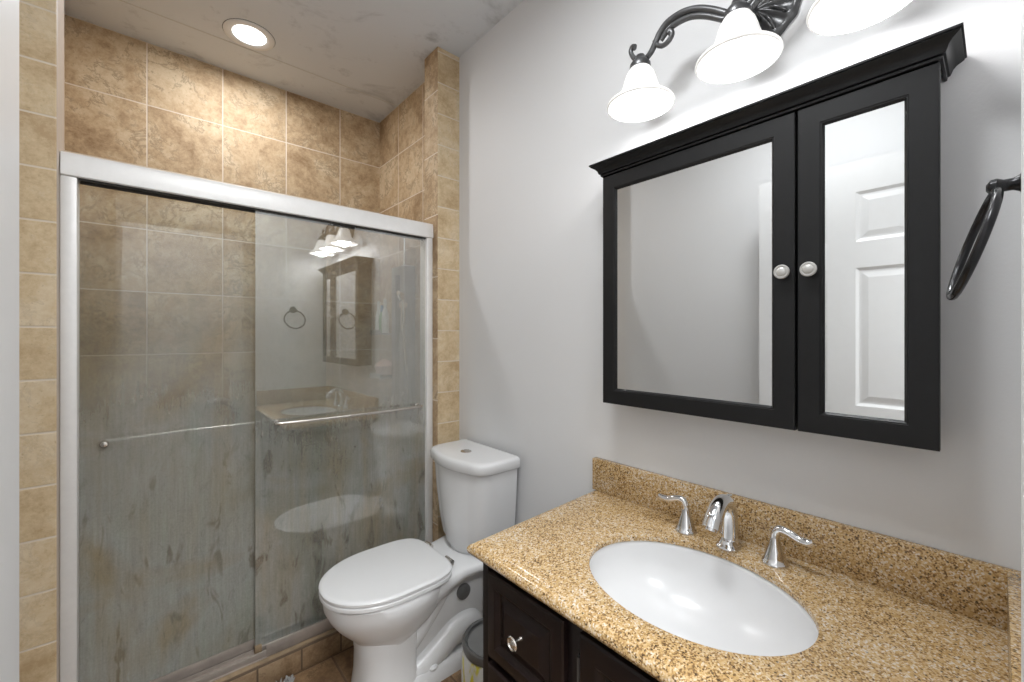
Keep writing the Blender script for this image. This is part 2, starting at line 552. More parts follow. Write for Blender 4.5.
# painted-over seam across the ceiling of the alcove
bm = bmesh.new(); box(bm, (-0.26, 2.345, TOPZ - 0.0015), (1.135, 2.350, TOPZ + 0.002)); struct('trim_3', bm, paint_mat('seam paint', (0.60, 0.60, 0.59)))

# open entrance door, seen edge-on at the left and in the cabinet mirrors
DX, DY0, DY1, DZ1 = -0.1135, 0.03, 0.762, 2.015
bm = bmesh.new()
box(bm, (DX - 0.034, DY0, 0.012), (DX - 0.0082, DY1, DZ1), 0.002)
w = DY1 - DY0
cols = [(DY0 + 0.10, DY0 + 0.362), (DY0 + 0.462, DY1 - 0.095)]
rows_ = [(0.24, 0.80), (0.985, 1.565), (1.675, 1.885)]
# stiles and rails over the recessed ground, raised fields between
fx = DX
for (a, b) in ((DY0, cols[0][0]), (cols[0][1], cols[1][0]), (cols[1][1], DY1)):
    box(bm, (fx - 0.009, a, 0.012), (fx, b, DZ1))
for (a, b) in ((0.012, rows_[0][0]), (rows_[0][1], rows_[1][0]), (rows_[1][1], rows_[2][0]), (rows_[2][1], DZ1)):
    for (y0, y1) in cols:
        box(bm, (fx - 0.009, y0, a), (fx, y1, b))
for (a, b) in cols:
    for (c, d) in rows_:
        loft(bm, [rect_yz(fx - e, a + i, b - i, c + i, d - i) for i, e in ((-0.001, 0.0), (0.012, 0.006), (0.020, 0.006), (0.042, 0.002), (0.05, 0.002))], True, False, True)
door = struct('door_1', bm, M['door'])

# ------------------------------------------------------------------ sliding shower door
sd = thing('shower_door', (0.43, 1.80, 0.088), 'aluminium framed sliding glass shower door across the tiled alcove, glass clouded with soap scum', 'shower door')
bm = bmesh.new()
prof = [(1.778, 1.747), (1.7745, 1.750), (1.774, 1.765), (1.776, 1.806), (1.780, 1.815), (1.787, 1.818), (1.848, 1.818), (1.848, 1.747), (1.842, 1.747), (1.842, 1.755), (1.784, 1.755), (1.784, 1.747)]
loft(bm, [[(x, y, z) for y, z in prof] for x in (-0.1865, 1.0412)])
obj('header_rail', bm, M['alu'], sd)
bm = bmesh.new()
box(bm, (-0.15, 1.7865, 1.7425), (1.008, 1.794, 1.754)); box(bm, (-0.15, 1.815, 1.739), (1.008, 1.823, 1.754))
obj('gap_shadow', bm, M['gap_shadow'], sd)  # dark strips stand in for the shade inside the header channel
for x0, x1 in ((-0.188, -0.153), (1.009, 1.0412)):
    bm = bmesh.new()
    box(bm, (x0, 1.779, 0.0905), (x1, 1.846, 1.7465), 0.003)
    obj('side_jamb', bm, M['alu'], sd)
bm = bmesh.new()
box(bm, (-0.153, 1.762, 0.0885), (1.008, 1.852, 0.100), 0.002)
box(bm, (-0.153, 1.764, 0.095), (1.008, 1.772, 0.121), 0.0015)
box(bm, (0.335, 1.762, 0.095), (1.008, 1.768, 0.142), 0.0015)
box(bm, (-0.153, 1.812, 0.095), (1.008, 1.816, 0.112), 0.001)
obj('bottom_track', bm, M['alu_dark'], sd)
bm = bmesh.new()
cp = [(1.750, 0.0875), (1.752, 0.092), (1.757, 0.095), (1.763, 0.096), (1.763, 0.0875)]
loft(bm, [[(x, y + 0.0012 * math.sin(x * 41), z + 0.0009 * math.sin(x * 57)) for y, z in cp] for x in [-0.186 + i * 0.0245 for i in range(51)]])
obj('caulk_bead', bm, M['caulk'], sd)


def glass(name, x0, x1, y0, m):
    bm = bmesh.new()
    box(bm, (x0, y0, 0.118), (x1, y0 + 0.006, 1.752), 0.0008, 1)
    return obj(name, bm, m, sd, False)


gr = glass('glass_panel', 0.305, 1.0085, 1.795, M['glass_right'])
gl = glass('glass_panel', -0.1525, 0.565, 1.826, M['glass_left'])
gr['label'] = 'right glass panel with towel bar on the room side'
gl['label'] = 'left glass panel hanging behind the right one'
bm = bmesh.new(); box(bm, (-0.1525, 1.8185, 0.108), (0.565, 1.8245, 0.146), 0.001); box(bm, (-0.1525, 1.833, 0.108), (0.565, 1.838, 0.146), 0.001)
obj('bottom_rail', bm, M['alu_dark'], gl)
bm = bmesh.new(); box(bm, (0.305, 1.787, 0.112), (1.0085, 1.7935, 0.128), 0.001)
obj('bottom_rail', bm, M['alu_dark'], gr)
bm = bmesh.new(); box(bm, (0.302, 1.785, 0.105), (0.325, 1.806, 0.135), 0.003)
obj('door_guide', bm, M['caulk'], sd)


def towel_bar(pane, x0, x1, z, ys, out, bow):
    d = 1 if out > 0 else -1
    bm = bmesh.new()
    mid = []
    for i in range(13):
        t = i / 12
        mid.append((x0 + (x1 - x0) * t, ys + out + bow * 4 * t * (1 - t), z + 0.0))
    pts = [(x0 + 0.004, ys, z), (x0 - 0.002, ys + out * 0.6, z)] + mid + [(x1 + 0.002, ys + out * 0.6, z), (x1 - 0.004, ys, z)]
    tube(bm, catmull(pts, 4), 0.0062, 12)
    b = obj('towel_bar', bm, M['nickel'], pane)
    for x in (x0 + 0.004, x1 - 0.004):
        bm = bmesh.new()
        lathe(bm, [(0.011, 0), (0.011, 0.004), (0.008, 0.007), (0.0, 0.008)], Matrix.Translation((x, ys, z)) @ Matrix.Rotation(-d * PI / 2, 4, 'X'), 20)
        obj('mount_stud', bm, M['nickel'], b)
        yb = ys - d * 0.006
        bm = bmesh.new()
        lathe(bm, [(0.0115, 0), (0.0115, 0.005), (0.008, 0.010), (0.0, 0.011)], Matrix.Translation((x, yb, z)) @ Matrix.Rotation(d * PI / 2, 4, 'X'), 20)
        obj('mount_stud', bm, M['nickel'], b)


towel_bar(gr, 0.372, 0.968, 0.951, 1.795, -0.032, -0.022)
towel_bar(gl, -0.102, 0.499, 0.942, 1.832, 0.032, 0.02)

# ------------------------------------------------------------------ things inside the shower
tw = thing('shower_tower', (1.135, 2.19, 0.62), 'grey wall mounted shower column on the right side wall behind the glass', 'shower panel')
bm = bmesh.new(); box(bm, (1.066, 2.125, 0.62), (1.1345, 2.285, 1.668), 0.006); obj('column_body', bm, M['tower'], tw)
bm = bmesh.new(); box(bm, (1.0635, 2.175, 0.75), (1.0665, 2.235, 1.62), 0.001); obj('front_strip', bm, M['tower_dark'], tw)
bm = bmesh.new()
lathe(bm, [(0.019, 0), (0.019, 0.012), (0.012, 0.018)], Matrix.Translation((1.10, 2.19, 1.668)), 20)
tube(bm, catmull([(1.10, 2.19, 1.67), (1.10, 2.19, 1.76), (1.098, 2.19, 1.86), (1.08, 2.19, 1.898), (1.04, 2.19, 1.902), (0.98, 2.19, 1.902)], 8), 0.009, 12)
obj('riser_pipe', bm, M['chrome'], tw)
bm = bmesh.new()
lathe(bm, [(0.012, 0.03), (0.02, 0.02), (0.09, 0.012), (0.095, 0.004), (0.09, 0.0)], Matrix.Translation((0.955, 2.19, 1.872)), 32)
obj('rain_head', bm, M['chrome'], tw)
bm = bmesh.new()
lathe(bm, [(0.0, 0.0), (0.026, 0.0), (0.030, 0.008), (0.022, 0.020), (0.012, 0.03)], Matrix.Translation((1.012, 2.085, 1.49)) @ Matrix.Rotation(math.radians(70), 4, 'Y') @ Matrix.Rotation(0.3, 4, 'X'), 24)
tube(bm, catmull([(1.03, 2.092, 1.497), (1.045, 2.10, 1.46), (1.05, 2.105, 1.38), (1.05, 2.108, 1.31)], 6), [0.010, 0.012, 0.010, 0.009], 12)
box(bm, (1.035, 2.095, 1.43), (1.07, 2.128, 1.46), 0.004)
obj('hand_shower', bm, M['chrome'], tw)
bm = bmesh.new()
tube(bm, catmull([(1.05, 2.108, 1.31), (1.052, 2.09, 1.2), (1.055, 2.06, 0.98), (1.06, 2.07, 0.80), (1.075, 2.10, 0.72), (1.09, 2.126, 0.74)], 10), 0.0065, 10)
obj('shower_hose', bm, M['chrome'], tw)

def shelf(z, lab):
    bm = bmesh.new()
    box(bm, (1.015, 2.325, z - 0.012), (1.1345, 2.47, z), 0.004)
    box(bm, (1.015, 2.325, z - 0.002), (1.022, 2.47, z + 0.018), 0.002)
    return tag(obj_at('wall_shelf', bm, M['tower'], (1.13, 2.40, z - 0.012)), lab, 'shelf')
shelf(1.295, 'upper small wall shelf holding bottles behind the right glass panel')
shelf(1.04, 'lower small wall shelf holding a pink sponge behind the right glass panel')


def bottle(loc, lab, m, cap, hgt, r):
    b = thing('shampoo_bottle', loc, lab, 'bottle', 'bottles on the shower shelf')
    x, y, z = loc
    bm = bmesh.new()
    lathe(bm, [(r * 0.9, 0), (r, 0.005), (r, hgt * 0.45), (r * 0.9, hgt * 0.6), (r * 0.5, hgt * 0.72), (r * 0.35, hgt * 0.76)], Matrix.Translation(loc), 24)
    obj('bottle_body', bm, m, b)
    bm = bmesh.new()
    lathe(bm, [(r * 0.5, hgt * 0.76), (r * 0.5, hgt * 0.95), (r * 0.42, hgt)], Matrix.Translation(loc), 20)
    obj('cap', bm, cap, b)


bottle((1.056, 2.435, 1.295), 'pale bottle farthest left on the upper shower shelf', M['bottle_white'], M['bottle_white'], 0.19, 0.019)
bottle((1.058, 2.395, 1.295), 'green bottle standing between two pale ones on the shower shelf', M['bottle_green'], M['bottle_blue'], 0.165, 0.019)
bottle((1.060, 2.355, 1.295), 'pale bottle nearest the shower column on the upper shelf', M['bottle_white'], M['bottle_white'], 0.20, 0.019)
bm = bmesh.new()
bmesh.ops.create_icosphere(bm, subdivisions=3, radius=0.055)
for v in bm.verts:
    q = 1 + 0.10 * math.sin(v.co.x * 120) * math.sin(v.co.y * 110) + 0.08 * math.sin(v.co.z * 130)
    v.co = Vector((v.co.x * q, v.co.y * q, v.co.z * q * 0.9)) + Vector((1.075, 2.39, 1.088))
tag(obj_at('bath_sponge', bm, M['sponge'], (1.075, 2.39, 1.04)), 'pinkish bath sponge blurred behind the hazy right glass panel', 'sponge')
# round dark hoop seen dimly through the left panel
bm = bmesh.new()
tube(bm, [(0.27 + 0.10 * math.cos(2 * PI * i / 40), 2.585, 0.85 + 0.10 * math.sin(2 * PI * i / 40)) for i in range(40)], 0.018, 12, closed=True, up=(0, 1, 0))
tag(obj_at('grey_hoop', bm, M['tower'], (0.27, 2.603, 0.75)), 'dim grey round hoop on the back tile wall behind the left glass panel', 'hoop')

# ------------------------------------------------------------------ recessed downlight
dl = thing('downlight', (0.357, 2.236, TOPZ), 'lit round recessed light in the ceiling above the shower', 'ceiling light')
bm = bmesh.new()
mt = Matrix.Translation((0.357, 2.236, TOPZ)) @ Matrix.Rotation(PI, 4, 'X')
lathe(bm, [(0.100, -0.001), (0.101, 0.003), (0.097, 0.0055), (0.085, 0.0065), (0.070, 0.004), (0.0655, 0.0)], mt, 48, False, False)
obj('trim_ring', bm, simple('downlight trim', (0.82, 0.82, 0.82), 0.45), dl)
bm = bmesh.new()
lathe(bm, [(0.0665, 0.0005), (0.064, 0.003), (0.04, 0.0055), (0.0, 0.0065)], mt, 48)
obj('light_lens', bm, M['can_lens'], dl)
bm = bmesh.new()
lathe(bm, [(0.1012, 0.0003), (0.1022, 0.0012), (0.1032, 0.0003)], mt, 48, False, False)
obj('shadow_gap', bm, M['gap_shadow'], dl)  # dark ring painted in as the shadow line around the trim


# ------------------------------------------------------------------ toilet
TY = 1.468
tl = thing('toilet', (0.79, TY, 0), 'white two piece toilet with closed oval lid beside the shower door', 'toilet')


def egg(z, xw, lf, lb, hw, pf=2.0, pb=2.4, n=56, yc=TY):
    out = []
    for i in range(n):
        a = 2 * PI * i / n
        ca, sa = math.cos(a), math.sin(a)
        p = pf if ca < 0 else pb
        L = lf if ca < 0 else lb
        out.append((xw + L * math.copysign(abs(ca) ** (2 / p), ca), yc + hw * math.copysign(abs(sa) ** (2 / p), sa), z))
    return out


bm = bmesh.new()
loft(bm, [egg(0.388, 0.665, 0.205, 0.20, 0.168), egg(0.392, 0.665, 0.213, 0.205, 0.175), egg(0.386, 0.665, 0.219, 0.21, 0.181), egg(0.35, 0.665, 0.214, 0.21, 0.178), egg(0.315, 0.67, 0.203, 0.20, 0.168),
          egg(0.28, 0.675, 0.184, 0.18, 0.150), egg(0.25, 0.68, 0.162, 0.15, 0.130), egg(0.228, 0.68, 0.140, 0.12, 0.114), egg(0.212, 0.675, 0.124, 0.10, 0.107), egg(0.200, 0.67, 0.112, 0.08, 0.104)])
# neck from the bowl up to the tank
nk = []
for x, hw, zb in ((0.74, 0.150, 0.27), (0.80, 0.150, 0.30), (0.86, 0.140, 0.325), (0.92, 0.138, 0.340), (0.98, 0.150, 0.350), (1.05, 0.165, 0.355), (1.125, 0.165, 0.357)):
    zt = 0.389 + 0.006 * (x > 0.9)
    ring = []
    for i in range(24):
        a = 2 * PI * i / 24
        ca, sa = math.cos(a), math.sin(a)
        ring.append((x, TY + hw * math.copysign(abs(ca) ** 0.45, ca), (zt + zb) / 2 + (zt - zb) / 2 * math.copysign(abs(sa) ** 0.45, sa)))
    nk.append(ring)
loft(bm, nk)
obj('bowl', bm, M['porcelain'], tl, True, 50)

bm = bmesh.new()
loft(bm, [egg(0.0, 0.66, 0.118, 0.085, 0.116, 2.5, 8), egg(0.02, 0.66, 0.114, 0.085, 0.112, 2.5, 8), egg(0.09, 0.66, 0.104, 0.083, 0.105, 2.5, 8), egg(0.16, 0.66, 0.102, 0.083, 0.103, 2.5, 8), egg(0.225, 0.665, 0.116, 0.08, 0.106, 2.3, 8)])
box(bm, (0.70, TY - 0.07, 0.0), (1.06, TY + 0.07, 0.36), 0.012)
loft(bm, [egg(0.0, 0.86, 0.20, 0.215, 0.118, 6, 4), egg(0.045, 0.86, 0.20, 0.213, 0.116, 6, 4), egg(0.056, 0.86, 0.195, 0.205, 0.106, 6, 4)])
obj('pedestal', bm, M['porcelain'], tl, True, 45)
bm = bmesh.new()
for s in (-1, 1):
    tube(bm, catmull([(0.66, TY + s * 0.056, 0.10), (0.73, TY + s * 0.060, 0.16), (0.80, TY + s * 0.060, 0.225), (0.87, TY + s * 0.056, 0.30), (0.90, TY + s * 0.05, 0.36)], 8), [0.034, 0.034, 0.032, 0.03], 22)
    tube(bm, catmull([(0.66, TY + s * 0.05, 0.03), (0.76, TY + s * 0.052, 0.045), (0.84, TY + s * 0.054, 0.085), (0.92, TY + s * 0.054, 0.125), (0.99, TY + s * 0.052, 0.125), (1.03, TY + s * 0.048, 0.06)], 8), [0.050, 0.055, 0.056, 0.056, 0.052, 0.05], 22)
obj('trapway', bm, M['porcelain'], tl, True, 60)
for s in (-1, 1):
    bm = bmesh.new()
    lathe(bm, [(0.020, 0), (0.020, 0.006), (0.014, 0.014), (0.0, 0.017)], Matrix.Translation((0.80, TY + s * 0.098, 0.054)), 20)
    obj('bolt_cap', bm, M['porcelain'], tl)
for s in (-1, 1):
    bm = bmesh.new()
    lathe(bm, [(0.030, -0.01), (0.030, 0.010), (0.026, 0.0125), (0.0, 0.0125)], Matrix.Translation((0.955, TY + s * 0.070, 0.262)) @ Matrix.Rotation(-s * PI / 2, 4, 'X'), 28)
    co_ = obj('access_cover', bm, M['cap_grey'], tl)
    co_['label'] = 'grey round cover low on the side of the base'

# seat and lid
def seatring(z, grow):
    r = egg(z, 0.66, 0.222 + grow, 0.215 + grow, 0.182 + grow, 2.1, 4.4)
    return r
def flat_back(r, xb):
    return [(min(x, xb), y, z) for x, y, z in r]
bm = bmesh.new()
loft(bm, [flat_back(seatring(z, g), 0.872) for z, g in ((0.394, -0.006), (0.397, 0.0), (0.407, 0.0), (0.4105, -0.004))])
obj('seat', bm, M['seat_plastic'], tl, True, 40)
bm = bmesh.new()
loft(bm, [flat_back(seatring(z, g), 0.878 + g * 0.3) for z, g in ((0.413, -0.006), (0.4145, 0.0), (0.4225, 0.0005), (0.427, -0.004), (0.4285, -0.012), (0.4285, -0.02), (0.4305, -0.06), (0.432, -0.12))])
obj('seat_lid', bm, M['seat_plastic'], tl, True, 40)
for s in (-1, 1):
    bm = bmesh.new()
    y = TY + s * 0.078
    tube(bm, [(0.886, y - 0.022, 0.412), (0.886, y + 0.022, 0.412)], 0.009, 14)
    box(bm, (0.878, y - 0.014, 0.393), (0.900, y + 0.014, 0.412), 0.003)
    obj('hinge', bm, M['nickel'], tl)


# tank
def dshape(z, xf, xb, hw, bow, rc, n=14):
    """Straight back, bowed front, rounded front corners."""
    pts = [(xb, TY + hw), ]
    ce = xf + bow
    for i in range(7):
        a = PI / 2 * i / 6
        pts.append((ce + rc - rc * math.sin(a), TY + hw - rc + rc * math.cos(a)))
    for i in range(1, n):
        t = i / n * 2 - 1
        pts.append((xf + bow * t * t, TY - (hw - rc) * t))
    for i in range(7):
        a = PI / 2 * i / 6
        pts.append((ce + rc - rc * math.cos(a), TY - hw + rc - rc * math.sin(a)))
    pts.append((xb, TY - hw))
    return [(x, y, z) for x, y in pts]


bm = bmesh.new()
loft(bm, [dshape(z, xf, 1.140, hw, bw, rc) for z, xf, hw, bw, rc in ((0.385, 0.975, 0.130, 0.03, 0.07), (0.392, 0.962, 0.145, 0.03, 0.075), (0.43, 0.946, 0.163, 0.028, 0.075), (0.52, 0.938, 0.174, 0.026, 0.07), (0.64, 0.930, 0.183, 0.025, 0.068), (0.748, 0.926, 0.189, 0.025, 0.066))])
obj('tank', bm, M['porcelain'], tl, True, 40)
bm = bmesh.new()
loft(bm, [dshape(z, 0.912 - g, 1.142, 0.2005 + g, 0.024, 0.07) for z, g in ((0.742, -0.012), (0.743, -0.004), (0.748, 0.0), (0.776, 0.001), (0.784, -0.002), (0.788, -0.008), (0.790, -0.02))])
obj('tank_lid', bm, M['porcelain'], tl, True, 50)
bm = bmesh.new()
lathe(bm, [(0.023, 0), (0.023, 0.003), (0.020, 0.0045), (0.0, 0.0045)], Matrix.Translation((1.022, TY + 0.005, 0.7895)), 28)
fb = obj('flush_button', bm, M['nickel'], tl)
fb['label'] = 'round metal flush button'

# ------------------------------------------------------------------ waste bin
BX, BY = 0.884, 1.105
bn = thing('waste_bin', (BX, BY, 0), 'small round waste bin with grey top and yellow marked liner, between toilet and vanity', 'bin')
bm = bmesh.new()
lathe(bm, [(0.080, 0.0), (0.083, 0.004), (0.093, 0.14), (0.1005, 0.255), (0.099, 0.262), (0.096, 0.255), (0.088, 0.14), (0.078, 0.01), (0.0, 0.008)], Matrix.Translation((BX, BY, 0)), 40)
obj('bin_body', bm, M['liner'], bn)
bm = bmesh.new()
lathe(bm, [(0.1005, 0.243), (0.107, 0.246), (0.109, 0.258), (0.106, 0.270), (0.100, 0.274), (0.094, 0.270), (0.0925, 0.262), (0.0935, 0.25)], Matrix.Translation((BX, BY, 0)), 48, False, False)
obj('rim', bm, M['rim_plastic'], bn)
bm = bmesh.new()
lathe(bm, [(0.094, 0.262), (0.090, 0.256), (0.05, 0.250), (0.0, 0.249)], Matrix.Translation((BX, BY, 0)), 40, False, True)
obj('lid_disc', bm, M['grey_plastic'], bn)
bm = bmesh.new()
rings = []
for h, r, wv in ((0.243, 0.1065, 0.001), (0.225, 0.108, 0.004), (0.18, 0.107, 0.006), (0.13, 0.104, 0.008), (0.10, 0.101, 0.011), (0.09, 0.099, 0.012)):
    rings.append([(BX + (r + wv * math.sin(9 * a) * math.sin(4 * a + 1)) * math.cos(a), BY + (r + wv * math.sin(9 * a) * math.sin(4 * a + 1)) * math.sin(a), h + wv * math.sin(7 * a)) for a in [2 * PI * i / 72 for i in range(72)]])
loft(bm, rings, True, False, False)
obj('liner', bm, M['liner'], bn)

# ------------------------------------------------------------------ bath mat
bm = bmesh.new()
box(bm, (0.05, 1.42, 0.0), (0.41, 1.715, 0.008), 0.003)
rm = random.Random(3)
for i in range(1500):
    x, y = rm.uniform(0.052, 0.410), rm.uniform(1.42, 1.717)
    if x < 0.30 and y < 1.66 and rm.random() < 0.6:
        continue
    a, b = rm.uniform(-0.012, 0.012), rm.uniform(-0.012, 0.012)
    r = rm.uniform(0.002, 0.0035)
    tube(bm, [(x, y, 0.006), (x + a * 0.5, y + b * 0.5, 0.018), (x + a, y + b, 0.026 + rm.uniform(-0.004, 0.006))], [r, r * 1.1, r * 0.4], 5)
tag(obj_at('bath_mat', bm, M['mat'], (0.23, 1.57, 0)), 'corner of a shaggy grey bath mat on the floor by the shower curb', 'bath mat')

# ------------------------------------------------------------------ vanity
CZ0, CZ1 = 0.725, 0.760
VX, VY = 0.655, 0.868   # cabinet face and left side
va = thing('vanity_cabinet', (0.90, 0.42, 0), 'dark espresso bathroom vanity cabinet with raised panel drawers under the granite top', 'cabinet')
bm = bmesh.new()
box(bm, (VX + 0.02, -0.025, 0.09), (XW - 0.004, VY - 0.002, 0.56), 0.0)
box(bm, (VX + 0.02, VY - 0.02, 0.0), (XW - 0.004, VY, 0.724), 0.001)
box(bm, (VX + 0.02, -0.028, 0.0), (XW - 0.004, -0.010, 0.724), 0.001)
box(bm, (VX + 0.09, -0.02, 0.0), (XW - 0.02, VY - 0.02, 0.09), 0.0)
# face frame
for y0, y1 in ((VY - 0.022, VY), (0.535, 0.578), (-0.028, 0.055)):
    box(bm, (VX, y0, 0.09), (VX + 0.02, y1, 0.724), 0.001)
for z0, z1 in ((0.09, 0.115), (0.700, 0.724)):
    box(bm, (VX + 0.0008, -0.028, z0), (VX + 0.0195, VY - 0.001, z1), 0.0)
for z0, z1 in ((0.468, 0.492), (0.278, 0.30)):
    box(bm, (VX + 0.0008, 0.56, z0), (VX + 0.0195, VY - 0.005, z1), 0.0)
obj('carcass', bm, M['espresso_dark'], va)


def knob(x, y, z, par):
    bm = bmesh.new()
    mt = Matrix.Translation((x, y, z)) @ Matrix.Rotation(-PI / 2, 4, 'Y')
    lathe(bm, [(0.0055, -0.001), (0.005, 0.002), (0.004, 0.004), (0.004, 0.018), (0.009, 0.021), (0.0145, 0.023), (0.0155, 0.026), (0.0135, 0.029), (0.0115, 0.0285), (0.0105, 0.0265), (0.008, 0.0265), (0.0065, 0.028), (0.0, 0.0295)], mt, 28)
    obj('knob', bm, M['nickel'], par)


for z0, z1 in ((0.490, 0.698), (0.298, 0.470), (0.112, 0.280)):
    bm = bmesh.new()
    raised_front(bm, VX, 0.578, 0.829, z0, z1, 0.019, 0.042)
    d = obj('drawer', bm, M['espresso'], va, True, 25)
    knob(VX - 0.0175, 0.7035, (z0 + z1) / 2 + 0.004, d)
for y0, y1, ky in ((0.286, 0.536, 0.31), (0.032, 0.280, 0.256)):
    bm = bmesh.new()
    raised_front(bm, VX, y0, y1, 0.112, 0.698, 0.019, 0.052)
    d = obj('door', bm, M['espresso'], va, True, 25)
    knob(VX - 0.0185, ky, 0.60, d)
for z in (0.62, 0.19):
    bm = bmesh.new()
    box(bm, (VX - 0.010, 0.537, z - 0.03), (VX - 0.0003, 0.5445, z + 0.03), 0.001)
    tube(bm, [(VX - 0.010, 0.5405, z - 0.027), (VX - 0.010, 0.5405, z + 0.027)], 0.0045, 10)
    obj('hinge', bm, M['bronze'], va)

# granite top with an oval cut-out
SX, SY, SA, SB = 0.8655, 0.4270, 0.1745, 0.2215
ct = thing('countertop', (0.885, 0.43, CZ0), 'golden speckled granite vanity countertop with low backsplash', 'countertop')
N = 128
XB, YL, XF, YR = XW - 0.0005, 0.889, 0.6135, -0.0315


def rect_pts(d, z):
    x0, y1 = XF - d, YL + d
    ang = [2 * PI * i / N for i in range(N)]
    corners = [(x0, y1), (x0, YR), (XB, YR), (XB, y1)]
    pts = []
    for a in ang:
        dx, dy = math.cos(a) * SA, math.sin(a) * SB
        ts = []
        if dx > 1e-9: ts.append((XB - SX) / dx)
        if dx < -1e-9: ts.append((x0 - SX) / dx)
        if dy > 1e-9: ts.append((y1 - SY) / dy)
        if dy < -1e-9: ts.append((YR - SY) / dy)
        t = min(ts)
        pts.append([SX + dx * t, SY + dy * t, z])
    for cx, cy in corners:
        ca = math.atan2((cy - SY) / SB, (cx - SX) / SA) % (2 * PI)
        i = round(ca / (2 * PI) * N) % N
        pts[i] = [cx, cy, z]
    return pts


def ell(sc, z, n=N):
    return [(SX + SA * sc * math.cos(2 * PI * i / n), SY + SB * sc * math.sin(2 * PI * i / n), z) for i in range(n)]


bm = bmesh.new()
loft(bm, [ell(1.13, CZ0), ell(1.13, CZ1 - 0.014), ell(1.01, CZ1 - 0.013), ell(1.008, CZ1 - 0.004), ell(1.013, CZ1 - 0.001), ell(1.025, CZ1), rect_pts(-0.026, CZ1), rect_pts(-0.022, CZ1 - 0.001), rect_pts(-0.019, CZ1 - 0.0035), rect_pts(-0.010, CZ1 - 0.0045), rect_pts(-0.003, CZ1 - 0.008),
          rect_pts(0.001, CZ1 - 0.014), rect_pts(0.002, CZ1 - 0.021), rect_pts(-0.001, CZ1 - 0.028), rect_pts(-0.007, CZ1 - 0.033), rect_pts(-0.014, CZ0), ell(1.13, CZ0)], True, False, False)
for v in bm.verts:
    if v.co.y > 0.8:
        v.co.y += (v.co.x - 0.86) * 0.05
obj('slab', bm, M['granite'], ct, True, 30)
bm = bmesh.new()
box(bm, (XW - 0.021, -0.031, CZ1 + 0.0003), (XW - 0.0005, 0.9005, CZ1 + 0.1055), 0.0015)
tag(obj_at('backsplash', bm, M['granite'], (XW - 0.01, 0.43, CZ1)), 'low golden granite backsplash strip along the wall behind the faucet', 'backsplash')
bm = bmesh.new()
box(bm, (0.622, -0.0315, CZ1 + 0.0003), (XW - 0.0215, -0.0115, CZ1 + 0.106), 0.0015)
tag(obj_at('sidesplash', bm, M['granite'], (0.89, -0.02, CZ1)), 'short granite side splash at the right end of the countertop', 'backsplash')

# undermount basin
sk = thing('sink', (SX, SY, CZ0 - 0.15), 'white oval undermount sink basin set into the granite top', 'sink')
bm = bmesh.new()
ZB = CZ1 - 0.0145
rings = [ell(1.11, ZB), ell(1.03, ZB), ell(1.02, ZB - 0.002)]
for i in range(1, 15):
    a = i / 14
    rr = max(1.018 * (1 - a ** 2.6) ** 0.5, 0.13)
    rings.append(ell(rr, ZB - 0.003 - 0.150 * a))
    if rr == 0.13:
        break
rings.append(ell(0.12, ZB - 0.156))
outer = [ell(0.16, ZB - 0.166), ell(0.6, ZB - 0.160), ell(0.9, ZB - 0.110), ell(1.06, ZB - 0.03), ell(1.11, ZB - 0.012)]
loft(bm, rings + outer + [rings[0]], True, False, False)
obj('basin', bm, M['porcelain'], sk, True, 60)
bm = bmesh.new()
lathe(bm, [(0.031, 0.006), (0.030, 0.009), (0.024, 0.008), (0.020, 0.006), (0.012, 0.012), (0.0, 0.013)], Matrix.Translation((SX, SY, ZB - 0.164)), 28)
obj('drain', bm, M['chrome'], sk)

# widespread faucet
FX = 1.083
fa = thing('faucet', (FX, 0.434, CZ1), 'chrome widespread faucet with arched spout and two curved lever handles, behind the sink', 'faucet')
bm = bmesh.new()
def fl(z, lx, ly, cx=FX, cy=0.434, n=28, p=2.6):
    out = []
    for i in range(n):
        a = 2 * PI * i / n
        ca, sa = math.cos(a), math.sin(a)
        out.append((cx + lx * math.copysign(abs(ca) ** (2 / p), ca), cy + ly * math.copysign(abs(sa) ** (2 / p), sa), z))
    return out
loft(bm, [fl(CZ1 + z, a, b) for z, a, b in ((0.0, 0.030, 0.025), (0.004, 0.031, 0.026), (0.007, 0.030, 0.025), (0.010, 0.026, 0.021), (0.016, 0.023, 0.018), (0.02, 0.021, 0.017))])
path = catmull([(FX + 0.007, 0.434, CZ1 + 0.012), (FX + 0.008, 0.434, CZ1 + 0.055), (FX + 0.004, 0.434, CZ1 + 0.088), (FX - 0.010, 0.434, CZ1 + 0.110), (FX - 0.034, 0.434, CZ1 + 0.119), (FX - 0.058, 0.434, CZ1 + 0.113), (FX - 0.080, 0.434, CZ1 + 0.094), (FX - 0.094, 0.434, CZ1 + 0.072)], 8)
tube(bm, path, [0.0195, 0.0185, 0.018, 0.0175, 0.0175, 0.0185, 0.0205, 0.022], 22, 1.0, up=(1, 0, 0))
d = (path[-1] - path[-3]).normalized()
p0 = path[-1]
tube(bm, [p0 - d * 0.004, p0 + d * 0.006], 0.0135, 18)
lathe(bm, [(0.004, 0.0), (0.004, 0.008), (0.0065, 0.010), (0.0065, 0.014), (0.0, 0.016)], Matrix.Translation((FX + 0.006, 0.434, CZ1 + 0.113)), 14)
obj('spout', bm, M['chrome'], fa, True, 50)
